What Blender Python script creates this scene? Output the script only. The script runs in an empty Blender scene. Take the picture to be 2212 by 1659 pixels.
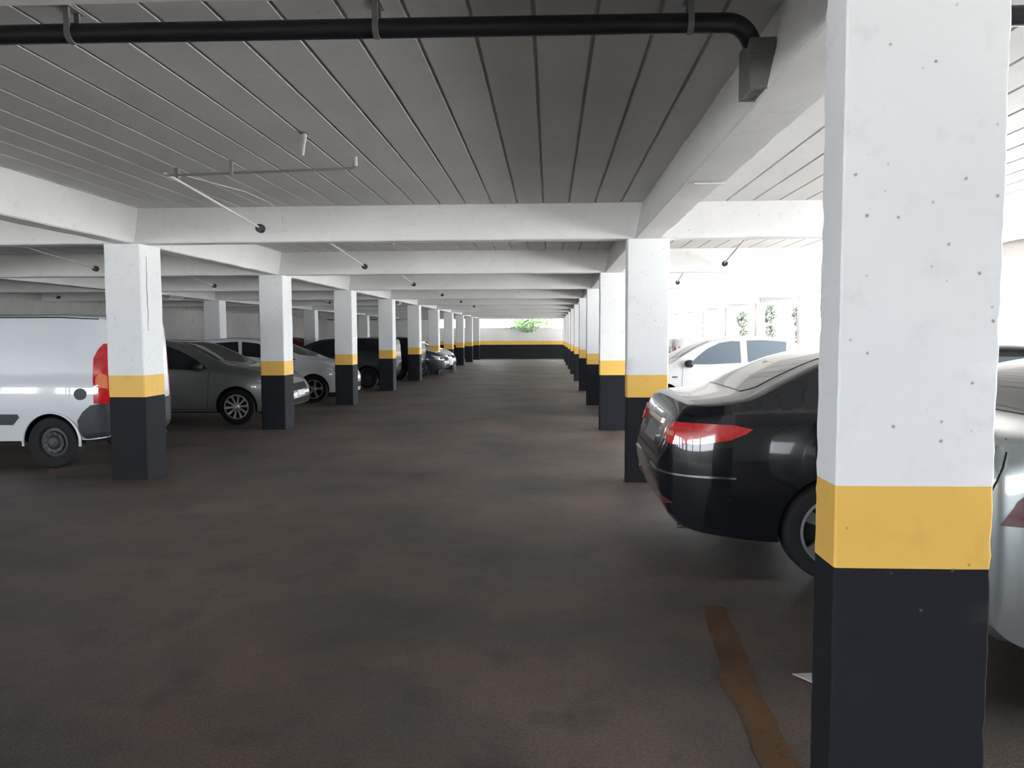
SKY, SUN, EXPO = 6.0, 12.0, 1.75
import bpy, bmesh, math, random
import numpy as np
from mathutils import Vector, Matrix, noise, geometry
from mathutils.bvhtree import BVHTree

random.seed(7)
SC = bpy.context.scene
COL = SC.collection
R = math.radians

# ------------------------------------------------------------------ materials
def new_mat(name):
    m = bpy.data.materials.new(name); m.use_nodes = True
    nt = m.node_tree; nt.nodes.clear()
    out = nt.nodes.new('ShaderNodeOutputMaterial')
    b = nt.nodes.new('ShaderNodeBsdfPrincipled')
    nt.links.new(b.outputs[0], out.inputs[0])
    return m, nt, b

def N(nt, t, **k):
    n = nt.nodes.new(t)
    for a, v in k.items():
        if a.startswith('i_'): n.inputs[a[2:].replace('_', ' ')].default_value = v
        else: setattr(n, a, v)
    return n

def ramp(nt, src, p0, p1, c0=(0, 0, 0, 1), c1=(1, 1, 1, 1)):
    r = N(nt, 'ShaderNodeValToRGB')
    e = r.color_ramp.elements
    e[0].position = p0; e[0].color = c0; e[1].position = p1; e[1].color = c1
    nt.links.new(src, r.inputs[0]); return r

def mix(nt, fac, a, b):
    m = N(nt, 'ShaderNodeMix', data_type='RGBA')
    for s, v in ((0, fac), (6, a), (7, b)):
        if isinstance(v, bpy.types.NodeSocket): nt.links.new(v, m.inputs[s])
        else: m.inputs[s].default_value = v
    return m.outputs[2]

def c4(c): return (c[0], c[1], c[2], 1)

def simple(name, col, rough=.5, metal=0, coat=0, spec=.5, noise_amt=.06, scale=6, emis=None, trans=0):
    m, nt, b = new_mat(name)
    tc = N(nt, 'ShaderNodeTexCoord'); nz = N(nt, 'ShaderNodeTexNoise'); nz.inputs['Scale'].default_value = scale
    nz.inputs['Detail'].default_value = 4
    nt.links.new(tc.outputs['Object'], nz.inputs[0])
    k0 = tuple(v * (1 - noise_amt) for v in col); k1 = tuple(min(1, v * (1 + noise_amt)) for v in col)
    nt.links.new(ramp(nt, nz.outputs[0], .3, .7, c4(k0), c4(k1)).outputs[0], b.inputs['Base Color'])
    b.inputs['Roughness'].default_value = rough; b.inputs['Metallic'].default_value = metal
    b.inputs['Coat Weight'].default_value = coat; b.inputs['Coat Roughness'].default_value = .04
    b.inputs['Specular IOR Level'].default_value = spec
    b.inputs['Transmission Weight'].default_value = trans
    return m

def plaster(name, col, pit=.5, grime=.12, rough=.75, bump=.35, pitcol=(.32, .32, .31), scale=1.0, spec=.3):
    """painted render: soft tone drift, grime blotches, small pits with bump"""
    m, nt, b = new_mat(name)
    geo = N(nt, 'ShaderNodeNewGeometry')
    n1 = N(nt, 'ShaderNodeTexNoise'); n1.inputs['Scale'].default_value = 1.3 * scale; n1.inputs['Detail'].default_value = 3
    n2 = N(nt, 'ShaderNodeTexNoise'); n2.inputs['Scale'].default_value = 9 * scale; n2.inputs['Detail'].default_value = 4; n2.inputs['Roughness'].default_value = .65
    v = N(nt, 'ShaderNodeTexVoronoi'); v.inputs['Scale'].default_value = 24 * scale; v.inputs['Randomness'].default_value = 1
    n3 = N(nt, 'ShaderNodeTexNoise'); n3.inputs['Scale'].default_value = 60 * scale
    for n in (n1, n2, v, n3): nt.links.new(geo.outputs['Position'], n.inputs['Vector'])
    dark = tuple(c * (1 - grime) for c in col)
    c = mix(nt, ramp(nt, n1.outputs[0], .35, .65).outputs[0], c4(dark), c4(col))
    g2 = ramp(nt, n2.outputs[0], .56, .78)
    c = mix(nt, g2.outputs[0], c, c4(tuple(x * (1 - grime * 2) for x in col)))
    # pits: cells whose random value is high and close to their centre
    sel = N(nt, 'ShaderNodeMath', operation='GREATER_THAN'); sel.inputs[1].default_value = 1 - .28 * pit
    sep = N(nt, 'ShaderNodeSeparateColor'); nt.links.new(v.outputs['Color'], sep.inputs[0]); nt.links.new(sep.outputs[0], sel.inputs[0])
    dist = N(nt, 'ShaderNodeMath', operation='MULTIPLY_ADD'); nt.links.new(n3.outputs[0], dist.inputs[0]); dist.inputs[1].default_value = .25
    nt.links.new(v.outputs['Distance'], dist.inputs[2])
    pr = ramp(nt, dist.outputs[0], .17, .27, (1, 1, 1, 1), (0, 0, 0, 1))
    pm = N(nt, 'ShaderNodeMath', operation='MULTIPLY'); nt.links.new(pr.outputs[0], pm.inputs[0]); nt.links.new(sel.outputs[0], pm.inputs[1])
    c = mix(nt, pm.outputs[0], c, c4(pitcol))
    nt.links.new(c, b.inputs['Base Color'])
    hs = N(nt, 'ShaderNodeMath', operation='MULTIPLY_ADD'); nt.links.new(pm.outputs[0], hs.inputs[0]); hs.inputs[1].default_value = -1.5
    nt.links.new(n2.outputs[0], hs.inputs[2])
    bp = N(nt, 'ShaderNodeBump'); bp.inputs['Strength'].default_value = bump; bp.inputs['Distance'].default_value = .006
    nt.links.new(hs.outputs[0], bp.inputs['Height']); nt.links.new(bp.outputs[0], b.inputs['Normal'])
    b.inputs['Roughness'].default_value = rough; b.inputs['Specular IOR Level'].default_value = spec
    return m

def floor_mat():
    m, nt, b = new_mat('worn_asphalt')
    geo = N(nt, 'ShaderNodeNewGeometry')
    big = N(nt, 'ShaderNodeTexNoise'); big.inputs['Scale'].default_value = .55; big.inputs['Detail'].default_value = 4
    mid = N(nt, 'ShaderNodeTexNoise'); mid.inputs['Scale'].default_value = 2.6; mid.inputs['Detail'].default_value = 5; mid.inputs['Roughness'].default_value = .7
    fin = N(nt, 'ShaderNodeTexNoise'); fin.inputs['Scale'].default_value = 70; fin.inputs['Detail'].default_value = 3
    vor = N(nt, 'ShaderNodeTexVoronoi'); vor.inputs['Scale'].default_value = 160
    hue = N(nt, 'ShaderNodeTexNoise'); hue.inputs['Scale'].default_value = 1.1; hue.inputs['Detail'].default_value = 3
    for n in (big, mid, fin, vor, hue): nt.links.new(geo.outputs['Position'], n.inputs['Vector'])
    base = mix(nt, ramp(nt, hue.outputs[0], .38, .62).outputs[0], (.060, .055, .050, 1), (.100, .071, .061, 1))
    base = mix(nt, ramp(nt, big.outputs[0], .35, .7).outputs[0], base, (.150, .112, .094, 1))
    st = ramp(nt, mid.outputs[0], .52, .74)
    base = mix(nt, st.outputs[0], base, (.038, .032, .030, 1))
    fr = ramp(nt, fin.outputs[0], .3, .75, (.72, .72, .72, 1), (1.25, 1.25, 1.25, 1))
    mm = N(nt, 'ShaderNodeMix', data_type='RGBA', blend_type='MULTIPLY'); mm.inputs[0].default_value = 1
    nt.links.new(base, mm.inputs[6]); nt.links.new(fr.outputs[0], mm.inputs[7])
    nt.links.new(mm.outputs[2], b.inputs['Base Color'])
    rr = ramp(nt, mid.outputs[0], .3, .8, (.62, .62, .62, 1), (.46, .46, .46, 1)); nt.links.new(rr.outputs[0], b.inputs['Roughness'])
    bp = N(nt, 'ShaderNodeBump'); bp.inputs['Strength'].default_value = .5; bp.inputs['Distance'].default_value = .004
    ad = N(nt, 'ShaderNodeMath', operation='ADD'); nt.links.new(fin.outputs[0], ad.inputs[0]); nt.links.new(vor.outputs['Distance'], ad.inputs[1])
    nt.links.new(ad.outputs[0], bp.inputs['Height']); nt.links.new(bp.outputs[0], b.inputs['Normal'])
    b.inputs['Specular IOR Level'].default_value = .45
    return m

M = {}
M['white'] = plaster('white_painted_render', (.78, .785, .79), pit=1.1, grime=.05)
M['white_far'] = plaster('white_painted_render_smooth', (.74, .735, .73), pit=.2, grime=.07)
M['yellow'] = plaster('yellow_band_paint', (.82, .50, .11), pit=.35, grime=.10, pitcol=(.45, .27, .07), rough=.55)
M['black'] = plaster('black_base_paint', (.0155, .0165, .021), pit=.25, grime=.12, pitcol=(.07, .07, .075), rough=.7, spec=.15)
M['beam'] = plaster('beam_paint', (.72, .715, .71), pit=.35, grime=.07)
M['ceil'] = plaster('ceiling_plank_paint', (.61, .61, .605), pit=.15, grime=.07, bump=.2)
M['wall'] = plaster('stained_wall_render', (.50, .49, .475), pit=.9, grime=.2, pitcol=(.12, .12, .11), scale=.35)
M['floor'] = floor_mat()
M['yellow_line'] = plaster('faded_orange_marking', (.125, .068, .032), pit=.8, grime=.4, pitcol=(.08, .07, .06), scale=2)
M['chip'] = simple('pale_scrap', (.55, .54, .54), .8)
M['pipe'] = simple('black_pipe_plastic', (.014, .014, .019), .38)
M['bracket'] = simple('painted_bracket', (.22, .22, .22), .6)
M['duct'] = plaster('grey_duct_paint', (.13, .13, .122), pit=.2, grime=.1)
M['mesh'] = plaster('duct_gravel', (.5, .5, .49), pit=1, grime=.4, pitcol=(.05, .05, .05), scale=4)
M['conduit'] = simple('pale_conduit', (.62, .61, .6), .5)
M['rubber'] = simple('tyre_rubber', (.018, .018, .019), .8, spec=.25)
M['darkplastic'] = simple('dark_plastic', (.022, .025, .03), .5)
M['under'] = simple('underbody', (.01, .01, .01), .9)
M['glass'] = simple('tinted_glass', (.012, .016, .02), .06, coat=.6, noise_amt=0)
M['glass_blue'] = simple('reflection_tinted_glass', (.10, .13, .16), .08, coat=.8, noise_amt=0)  # blue-grey base colour imitates reflections in the panes
M['chrome'] = simple('chrome', (.75, .75, .76), .12, metal=1, noise_amt=0)
M['alloy'] = simple('alloy', (.52, .52, .53), .32, metal=.9, noise_amt=.03)
M['steel'] = simple('black_steel_wheel', (.045, .045, .047), .5, metal=.3)
M['redlens'] = simple('red_lens', (.50, .012, .016), .1, coat=1, noise_amt=.25, scale=30)
M['darkred'] = simple('dark_red_lens', (.10, .022, .028), .15, coat=1)
M['amber'] = simple('amber_lens', (.75, .20, .09), .12, coat=1)
M['lamp'] = simple('clear_lens', (.75, .77, .8), .08, metal=.35, coat=1)
M['plate_dark'] = simple('dim_plate', (.16, .16, .165), .5)
M['plate'] = simple('plate_grey', (.62, .62, .62), .5)
M['p_black'] = simple('black_car_paint', (.005, .006, .009), .22, coat=.8, spec=.15, noise_amt=0)
M['p_white'] = simple('white_car_paint', (.64, .66, .68), .28, coat=1, noise_amt=0)
M['p_offwhite'] = simple('offwhite_car_paint', (.60, .60, .60), .3, coat=1, noise_amt=0)
M['p_grey'] = simple('grey_metallic_paint', (.21, .215, .215), .33, metal=.55, coat=1, noise_amt=0)
M['p_silver'] = simple('silver_metallic_paint', (.25, .27, .275), .33, metal=.6, coat=1, noise_amt=0)
M['p_navy'] = simple('navy_car_paint', (.008, .011, .018), .3, coat=1, noise_amt=0)
M['p_red'] = simple('dark_red_paint', (.25, .03, .03), .3, coat=1, noise_amt=0)
M['leaf'] = simple('leaf_green', (.20, .33, .15), .6, noise_amt=.5, scale=2)  # albedo raised and paled to put glare into the leaf colour
M['leaf_pale'] = simple('leaf_grey_green', (.06, .07, .055), .6, noise_amt=.5, scale=2)
M['bark'] = simple('bark', (.16, .13, .10), .9)
M['outground'] = simple('pale_yard', (.68, .67, .65), .9)
M['outwall'] = simple('pale_boundary', (.72, .72, .70), .9)

# ------------------------------------------------------------------ helpers
def tag(o, label=None, cat=None, group=None, kind=None):
    if label: o['label'] = label
    if cat: o['category'] = cat
    if group: o['group'] = group
    if kind: o['kind'] = kind
    return o

def link_mesh(name, bm, mats, parent=None, smooth=None, loc=None):
    me = bpy.data.meshes.new(name)
    bmesh.ops.recalc_face_normals(bm, faces=bm.faces) if smooth != 'keep' else None
    bm.to_mesh(me); bm.free()
    if not isinstance(mats, (list, tuple)): mats = [mats]
    for m in mats: me.materials.append(m)
    if smooth:
        ang = smooth if not isinstance(smooth, str) else 40
        me.polygons.foreach_set('use_smooth', [True] * len(me.polygons))
        me.set_sharp_from_angle(angle=R(ang))
    o = bpy.data.objects.new(name, me); COL.objects.link(o)
    if parent: o.parent = parent
    if loc: o.location = loc
    return o

def empty(name, loc, rz=0):
    o = bpy.data.objects.new(name, None); COL.objects.link(o)
    o.empty_display_size = .1
    o.location = loc; o.rotation_euler = (0, 0, rz); return o

def box(bm, x0, x1, y0, y1, z0, z1, mat=0):
    vs = [bm.verts.new((x, y, z)) for z in (z0, z1) for (x, y) in ((x0, y0), (x1, y0), (x1, y1), (x0, y1))]
    for f in ((0, 1, 2, 3), (7, 6, 5, 4), (0, 4, 5, 1), (1, 5, 6, 2), (2, 6, 7, 3), (3, 7, 4, 0)):
        bm.faces.new([vs[i] for i in f]).material_index = mat
    return vs

def tube(bm, pts, r, seg=12, cap=True, mat=0):
    pts = [Vector(p) for p in pts]; rings = []
    rr = r if isinstance(r, (list, tuple)) else [r] * len(pts)
    prev = None
    for i, p in enumerate(pts):
        d = (pts[min(i + 1, len(pts) - 1)] - pts[max(i - 1, 0)]).normalized()
        if prev is None:
            a = Vector((0, 0, 1)) if abs(d.z) < .9 else Vector((1, 0, 0))
            u = d.cross(a).normalized()
        else:
            u = (prev - d * prev.dot(d)).normalized()
        prev = u; v = d.cross(u)
        rings.append([bm.verts.new(p + (u * math.cos(t) + v * math.sin(t)) * rr[i]) for t in [2 * math.pi * k / seg for k in range(seg)]])
    for a, b in zip(rings, rings[1:]):
        for k in range(seg):
            bm.faces.new((a[k], a[(k + 1) % seg], b[(k + 1) % seg], b[k])).material_index = mat
    if cap:
        bm.faces.new(rings[0][::-1]).material_index = mat; bm.faces.new(rings[-1]).material_index = mat

def lathe(bm, prof, axis_y=True, seg=32, mat=0, c=(0, 0, 0)):
    """prof: (radius, y) list revolved about the y axis"""
    rings = []
    for (r, y) in prof:
        rings.append([bm.verts.new((c[0] + r * math.cos(t), c[1] + y, c[2] + r * math.sin(t))) for t in [2 * math.pi * k / seg for k in range(seg)]] if r > 1e-6
                     else [bm.verts.new((c[0], c[1] + y, c[2]))])
    for a, b in zip(rings, rings[1:]):
        for k in range(seg):
            A = a if len(a) > 1 else [a[0]] * seg; B = b if len(b) > 1 else [b[0]] * seg
            q = [A[k], A[(k + 1) % seg], B[(k + 1) % seg], B[k]]
            q = [v for i, v in enumerate(q) if v not in q[:i]]
            if len(q) > 2: bm.faces.new(q).material_index = mat

def copy_tree(o, parent=None):
    c = o.copy(); COL.objects.link(c); c.parent = parent
    for ch in list(o.children): copy_tree(ch, c)
    return c

# ------------------------------------------------------------------ grid of the garage
D0, S = 7.94, 4.3235
YK = lambda k: D0 + S * k
HB, HC = 2.5215, 2.89          # beam underside, ceiling
YB, YT = .891, 1.1245          # paint band heights
XR0, XR1 = .7935, 1.2257       # right row
XL0, XL1 = -4.740, -4.336      # left row
XM0, XM1 = -9.66, -9.20        # second row to the left
XF0, XF1 = 6.72, 6.98          # facade row
YN = 2.146                     # near frame
YBACK, YFAR = -8.5, 48.45
XWEST, XEAST = -14.3, 7.15

# ---------------- floor, ceiling, walls
bm = bmesh.new(); box(bm, XWEST - .2, XEAST, YBACK - .2, YFAR + .2, -.2, 0)
tag(link_mesh('floor', bm, M['floor']), kind='structure')

bm = bmesh.new()
G = .2645
xs = [.196 + G * n for n in range(-56, 28)]
xs = [x for x in xs if XWEST + .05 < x < XEAST - .05]
prof = [(XWEST - .2, HC)]
for x in xs:
    prof += [(x - .011, HC), (x - .007, HC + .022), (x + .005, HC + .022), (x + .011, HC)]
prof += [(XEAST, HC)]
top = HC + .3
y0, y1 = YBACK - .2, YFAR + .2
va = [bm.verts.new((x, y0, z)) for x, z in prof]; vb = [bm.verts.new((x, y1, z)) for x, z in prof]
for i in range(len(prof) - 1): bm.faces.new((va[i], vb[i], vb[i + 1], va[i + 1]))
ta = [bm.verts.new((XWEST - .2, y0, top)), bm.verts.new((XEAST, y0, top))]
tb = [bm.verts.new((XWEST - .2, y1, top)), bm.verts.new((XEAST, y1, top))]
bm.faces.new((ta[0], ta[1], tb[1], tb[0])); bm.faces.new([va[0], *va[1:], ta[1], ta[0]]); bm.faces.new([vb[0], *vb[1:], tb[1], tb[0]])
bm.faces.new((va[0], vb[0], tb[0], ta[0])); bm.faces.new((va[-1], vb[-1], tb[1], ta[1]))
tag(link_mesh('ceiling', bm, M['ceil']), kind='structure')

def noisy_box(x0, x1, y0, y1, z0, z1, step=.12, amp=.004, freq=3.0, seed=0, taper=None, ax='z', chip=.007, c=.012):
    """a bevelled bar with hand-rendered, slightly wavy faces and chipped arrises; ax is its long axis"""
    bm = bmesh.new()
    lo = {'x': (x0, x1), 'y': (y0, y1), 'z': (z0, z1)}
    others = [a for a in 'xyz' if a != ax]
    (a0, a1), (b0, b1) = lo[others[0]], lo[others[1]]
    ring = []
    def seg(p, q, n):
        for i in range(n): ring.append((p[0] + (q[0] - p[0]) * i / n, p[1] + (q[1] - p[1]) * i / n))
    P = [(a0 + c, b0), (a1 - c, b0), (a1, b0 + c), (a1, b1 - c), (a1 - c, b1), (a0 + c, b1), (a0, b1 - c), (a0, b0 + c)]
    nn = [max(1, int(abs(a1 - a0) / .08)), 1, max(1, int(abs(b1 - b0) / .08)), 1] * 2
    for i in range(8): seg(P[i], P[(i + 1) % 8], nn[i])
    corner = [min(abs(a - a0), abs(a - a1)) < c * 1.01 and min(abs(b - b0), abs(b - b1)) < c * 1.01 for a, b in ring]
    l0, l1 = lo[ax]; n = max(1, int(round((l1 - l0) / step)))
    ca, cb = (a0 + a1) / 2, (b0 + b1) / 2
    rings = []
    for j in range(n + 1):
        l = l0 + (l1 - l0) * j / n; row = []
        for (a, b), cr in zip(ring, corner):
            q = {ax: l, others[0]: a, others[1]: b}
            p = Vector((q['x'], q['y'], q['z']))
            d = noise.noise(p * freq + Vector((seed, 0, 0))) * amp
            if cr:
                e = noise.noise(p * freq * 5 + Vector((0, seed, 3)))
                d += -abs(e) * chip
            nv = Vector((0, 0, 0)); da, db = a - ca, b - cb
            na = da / ((a1 - a0) / 2); nb = db / ((b1 - b0) / 2)
            m_ = max(abs(na), abs(nb)); na = na if abs(na) > m_ - .15 else 0; nb = nb if abs(nb) > m_ - .15 else 0
            q[others[0]] += d * na; q[others[1]] += d * nb
            if taper:
                q = taper(q)
            row.append(bm.verts.new((q['x'], q['y'], q['z'])))
        rings.append(row)
    m = len(ring)
    for A, B in zip(rings, rings[1:]):
        for k in range(m): bm.faces.new((A[k], A[(k + 1) % m], B[(k + 1) % m], B[k]))
    bm.faces.new(rings[0][::-1]); bm.faces.new(rings[-1])
    return bm

# cross beams (one at every frame), underside at HB
def cross(y0, y1, seed, fine=False):
    bm = noisy_box(XWEST, XEAST - .02, y0, y1, HB, HC + .02, step=.25 if not fine else .12, amp=.004, seed=seed, ax='x')
    tag(link_mesh('ceiling_beam', bm, M['beam'], smooth=35), kind='structure')
cross(YN, YN + .115, 50)
for k in range(0, 10): cross(YK(k), YK(k) + .2, k)
# long beams over each row
def long_beam(x0, x1, y0, y1, seed, xt0=None, xt1=None, zb=HB, amp=.006):
    def tp(q):
        t = (q['z'] - HB) / (HC - HB); t = max(0, min(1, t))
        if xt0 is not None and q['x'] < (x0 + x1) / 2: q['x'] += (xt0 - x0) * t
        if xt1 is not None and q['x'] > (x0 + x1) / 2: q['x'] += (xt1 - x1) * t
        return q
    bm = noisy_box(x0, x1, y0, y1, zb + .002, HC + .018, step=.12, amp=amp, freq=2.2, seed=seed, taper=tp, ax='y')
    tag(link_mesh('ceiling_beam', bm, M['beam'], smooth=35), kind='structure')
long_beam(.868, 1.135, YBACK, YFAR, 11, xt0=.945, xt1=1.10, amp=.008)
long_beam(-4.62, -4.40, YBACK, YFAR, 12, xt1=-4.34)
long_beam(-9.55, -9.30, YBACK, YFAR, 13)
long_beam(6.82, 7.10, YBACK, YFAR, 14)

# walls
bm = bmesh.new(); box(bm, XWEST - .2, XWEST, YBACK, 2.6, 0, 1.1); box(bm, XWEST - .2, XWEST, YBACK, 2.6, 2.4, HC); box(bm, XWEST - .2, XWEST, 2.6, YFAR, 0, HC)
for ya_, yb2_ in ((-8.5, -8.1), (-6.3, -5.7), (-4.2, -3.6), (-2.0, -1.4), (.2, .8)): box(bm, XWEST - .2, XWEST, ya_, yb2_, 1.1, 2.4)
tag(link_mesh('wall_left', bm, M['wall']), kind='structure')
def banded_wall(name, x0, x1, y0, y1, ztop, clear=None):
    """parapet painted black, yellow, white"""
    bm = bmesh.new()
    box(bm, x0, x1, y0, y1, 0, YB, 2); box(bm, x0, x1, y0, y1, YB, YT, 1); box(bm, x0, x1, y0, y1, YT, ztop, 0)
    return tag(link_mesh(name, bm, [M['white_far'], M['yellow'], M['black']]), kind='structure')
def parapet_far():
    bm = bmesh.new()
    for x0, x1, zt in ((XWEST, -7.25, HB + .1), (-7.25, .2, 1.97), (.2, XEAST, 1.88)):
        box(bm, x0, x1, YFAR, YFAR + .2, 0, YB, 2); box(bm, x0, x1, YFAR, YFAR + .2, YB, YT, 1); box(bm, x0, x1, YFAR, YFAR + .2, YT, zt, 0)
    return bm
tag(link_mesh('wall_back', parapet_far(), [M['white_far'], M['yellow'], M['black']]), kind='structure')
bm = bmesh.new(); box(bm, XWEST, XEAST, YFAR, YFAR + .2, HB - .02, HC)
tag(link_mesh('trim_1', bm, M['beam']), kind='structure')
bm = bmesh.new(); box(bm, 6.99, 7.15, .3, YFAR, 0, .55, 0); box(bm, 6.99, 7.15, YBACK, .3, 0, HC, 0)  # full-height stretch out of view is added to darken foreground and near column
tag(link_mesh('wall_right', bm, [M['white_far']]), kind='structure')
# unseen wall behind the photographer: openings between piers shaped to light the column fronts
bm = bmesh.new()
box(bm, XWEST, XEAST, YBACK - .2, YBACK, 0, 1.1); box(bm, XWEST, XEAST, YBACK - .2, YBACK, HB - .05, HC)
for x0, x1 in ((XWEST, -13.6), (-9.7, -9.2), (-4.8, -4.3), (1.0, XEAST)): box(bm, x0, x1, YBACK - .2, YBACK, 1.1, HB - .05)
tag(link_mesh('wall_front', bm, M['white_far']), kind='structure')

# ---------------- columns
def column(x0, x1, y0, y1, seed, label, group, fine=False, h=HB):
    cx, cy = (x0 + x1) / 2, (y0 + y1) / 2
    root = empty('concrete_column', (cx, cy, 0))
    tag(root, label, 'column', group, 'thing')
    st = .02 if fine else .10; am = .002 if fine else .0025
    a = (x0 - cx, x1 - cx, y0 - cy, y1 - cy)
    for nm, z0, z1, m in (('shaft', YT, h, 'white'), ('yellow_band', YB, YT, 'yellow'), ('dark_base', 0.0, YB, 'black')):
        bm = noisy_box(*a, z0, z1, step=st, amp=am, freq=2.6, seed=seed, ax='z', chip=.006, c=.006 if fine else .012)
        link_mesh(nm, bm, M[m], root, smooth=35)
    return root

ordn = ['first', 'second', 'third', 'fourth', 'fifth', 'sixth', 'seventh', 'eighth', 'ninth', 'tenth']
near = column(.7966, 1.2288, YN, YN + .165, 31, 'near', 'right row of columns along the aisle', fine=True)
near['label'] = 'huge white pitted concrete column with yellow band, closest of all to the camera'
lab_r = ['white column behind the black sedan tail, second in the right row',
         'white column third in the right row, half hidden by the second one',
         'narrow visible column fourth in the right row along the aisle',
         'narrow visible column fifth in the right row along the aisle',
         'sliver of column sixth in the right row along the aisle',
         'sliver of column seventh in the right row along the aisle',
         'sliver of column eighth in the right row along the aisle',
         'sliver of column ninth in the right row along the aisle',
         'sliver of column tenth in the right row, next to last before the far wall',
         'last column of the right row, touching the far wall corner']
for k in range(10):
    yb = min(YK(k) + .19, YFAR - .05)
    column(XR0, XR1, YK(k), yb, 60 + k, lab_r[k], 'right row of columns along the aisle')
lab_l = ['broad white column in front of the white van tail, cracked along its corner',
         'white column between the grey sedan and its visible front bumper, second in the left row',
         'white column hiding the nose of the white hatchback, third in the left row',
         'column fourth in the left row, between the two dark parked vehicles',
         'column fifth in the left row, beside the dark car with a shiny hubcap',
         'column sixth in the left row, just before the small white car nose',
         'column seventh in the left row, just behind the small white car nose',
         'column eighth in the left row along the aisle',
         'column ninth in the left row along the aisle',
         'last column of the left row, next to the far wall']
for k in range(10):
    yb = min(YK(k) + .44, YFAR - .05)
    cc_ = column(XL0, XL1, YK(k), yb, 80 + k, lab_l[k], 'left row of columns along the aisle')
    if k == 0: first_left = cc_
lab_m = {3: 'white back-row column rising between the roofs of the grey sedan and white hatchback',
         5: 'white back-row column with yellow band seen above the white hatchback hood',
         7: 'small back-row column seen through the gap left of the fourth left-row column',
         4: 'back-row column mostly behind the second left-row column', 2: 'back-row column hidden by the cracked column and the van',
         6: 'back-row column mostly behind the third left-row column', 8: 'back-row column mostly behind the fourth left-row column'}
for k in (3, 4, 5, 6, 7, 8):
    column(XM0, XM1, YK(k), YK(k) + .44, 100 + k, lab_m[k], 'back row of columns deeper to the left')
lab_f = {1: 'glare-lit facade column above the boot of the black sedan',
         2: 'glare-lit facade column at the bright open side, over the black sedan roof',
         3: 'glare-lit facade column right of the foliage clumps, nearest over the white sedan',
         4: 'glare-lit facade column between the two widest foliage clumps',
         5: 'glare-lit facade column, third over the white sedan roof',
         6: 'glare-lit facade column, fourth over the white sedan roof',
         7: 'glare-lit facade column, fifth, just right of the second right-row column',
         8: 'glare-lit facade column, sixth and smallest beside the second right-row column'}
for k in (1, 2, 3, 4, 5, 6, 7, 8):
    column(XF0, XF1, YK(k), YK(k) + .3, 120 + k, lab_f[k], 'columns of the open right facade')

bm = bmesh.new()
for z0_, z1_, y_ in ((1.60, 2.40, 8.055),):
    n_ = 14; pv = None
    for i_ in range(n_ + 1):
        z_ = z0_ + (z1_ - z0_) * i_ / n_; w_ = .007 * math.sin(math.pi * (i_ + .6) / (n_ + 1.2)); yy = y_ + noise.noise(Vector((z_ * 7, 1, 2))) * .02
        q_ = [bm.verts.new((.2045 + e_, yy - 8.16 + s_ * w_, z_)) for e_, s_ in ((0, -1), (0, 1), (-.01, 1), (-.01, -1))]
        if pv:
            for j_ in range(4): bm.faces.new((pv[j_], pv[(j_ + 1) % 4], q_[(j_ + 1) % 4], q_[j_]))
        pv = q_
link_mesh('corner_crack', bm, M['bracket'], first_left)

# ---------------- ceiling services
pr = empty('drain_pipe', (0, 3.14, 2.79)); tag(pr, 'thick black plastic drain pipe running under the ceiling across the aisle', 'pipe')
bm = bmesh.new()
pts = [(-4.3, -.035, 0), (-2, -.012, 0), (.56, .03, 0), (.70, .036, 0)]
for a in range(1, 8):
    t = R(a * 7); pts.append((.705 + .15 * math.sin(t), .036 + .06 * (a / 7) ** 2, -.15 * (1 - math.cos(t))))
tube(bm, pts, .0385, 20); link_mesh('pipe_run', bm, M['pipe'], pr, smooth=50)
for i, x in enumerate((-1.96, -.70, .56)):
    bm = bmesh.new()
    y = -.012 if i == 0 else (.008 if i == 1 else .03)
    tube(bm, [(x - .012, y, 0), (x + .012, y, 0)], .0425, 20)
    box(bm, x - .011, x + .011, y + .030, y + .042, 0, .1)
    box(bm, x - .011, x + .011, y - .042, y - .030, 0, .1)
    box(bm, x - .02, x + .02, y - .06, y + .06, .092, .1)
    link_mesh('pipe_clamp', bm, M['bracket'], pr, smooth=30)
pr2 = empty('drain_pipe', (0, 3.174, 2.79)); tag(pr2, 'short dark pipe length seen at the picture top right beyond the huge column', 'pipe')
bm = bmesh.new(); tube(bm, [(1.12, 0, 0), (6.82, 0, 0)], .0385, 16); link_mesh('pipe_run', bm, M['pipe'], pr2, smooth=50)

dr = empty('duct_box', (.86, 3.26, 2.53)); tag(dr, 'grey rectangular duct box below the pipe elbow, fixed to the beam side', 'duct')
bm = bmesh.new(); t = .006
x0, x1, ya, yb_, z0, z1 = -.06, .036, -.09, .09, 0, .20
box(bm, x0, x1, ya, ya + t, z0, z1); box(bm, x0, x1, yb_ - t, yb_, z0, z1)
box(bm, x0, x0 + t, ya + t, yb_ - t, z0, z1); box(bm, x1 - t, x1, ya + t, yb_ - t, z0, z1); box(bm, x0 + t, x1 - t, ya + t, yb_ - t, z1 - t, z1)
link_mesh('duct_shell', bm, M['duct'], dr)
bm = bmesh.new(); box(bm, x0 + t, x1 - t, ya + t, yb_ - t, .008, .014)
link_mesh('bottom_grille', bm, M['mesh'], dr)['label'] = 'pale rough grille in the duct mouth'

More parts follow.
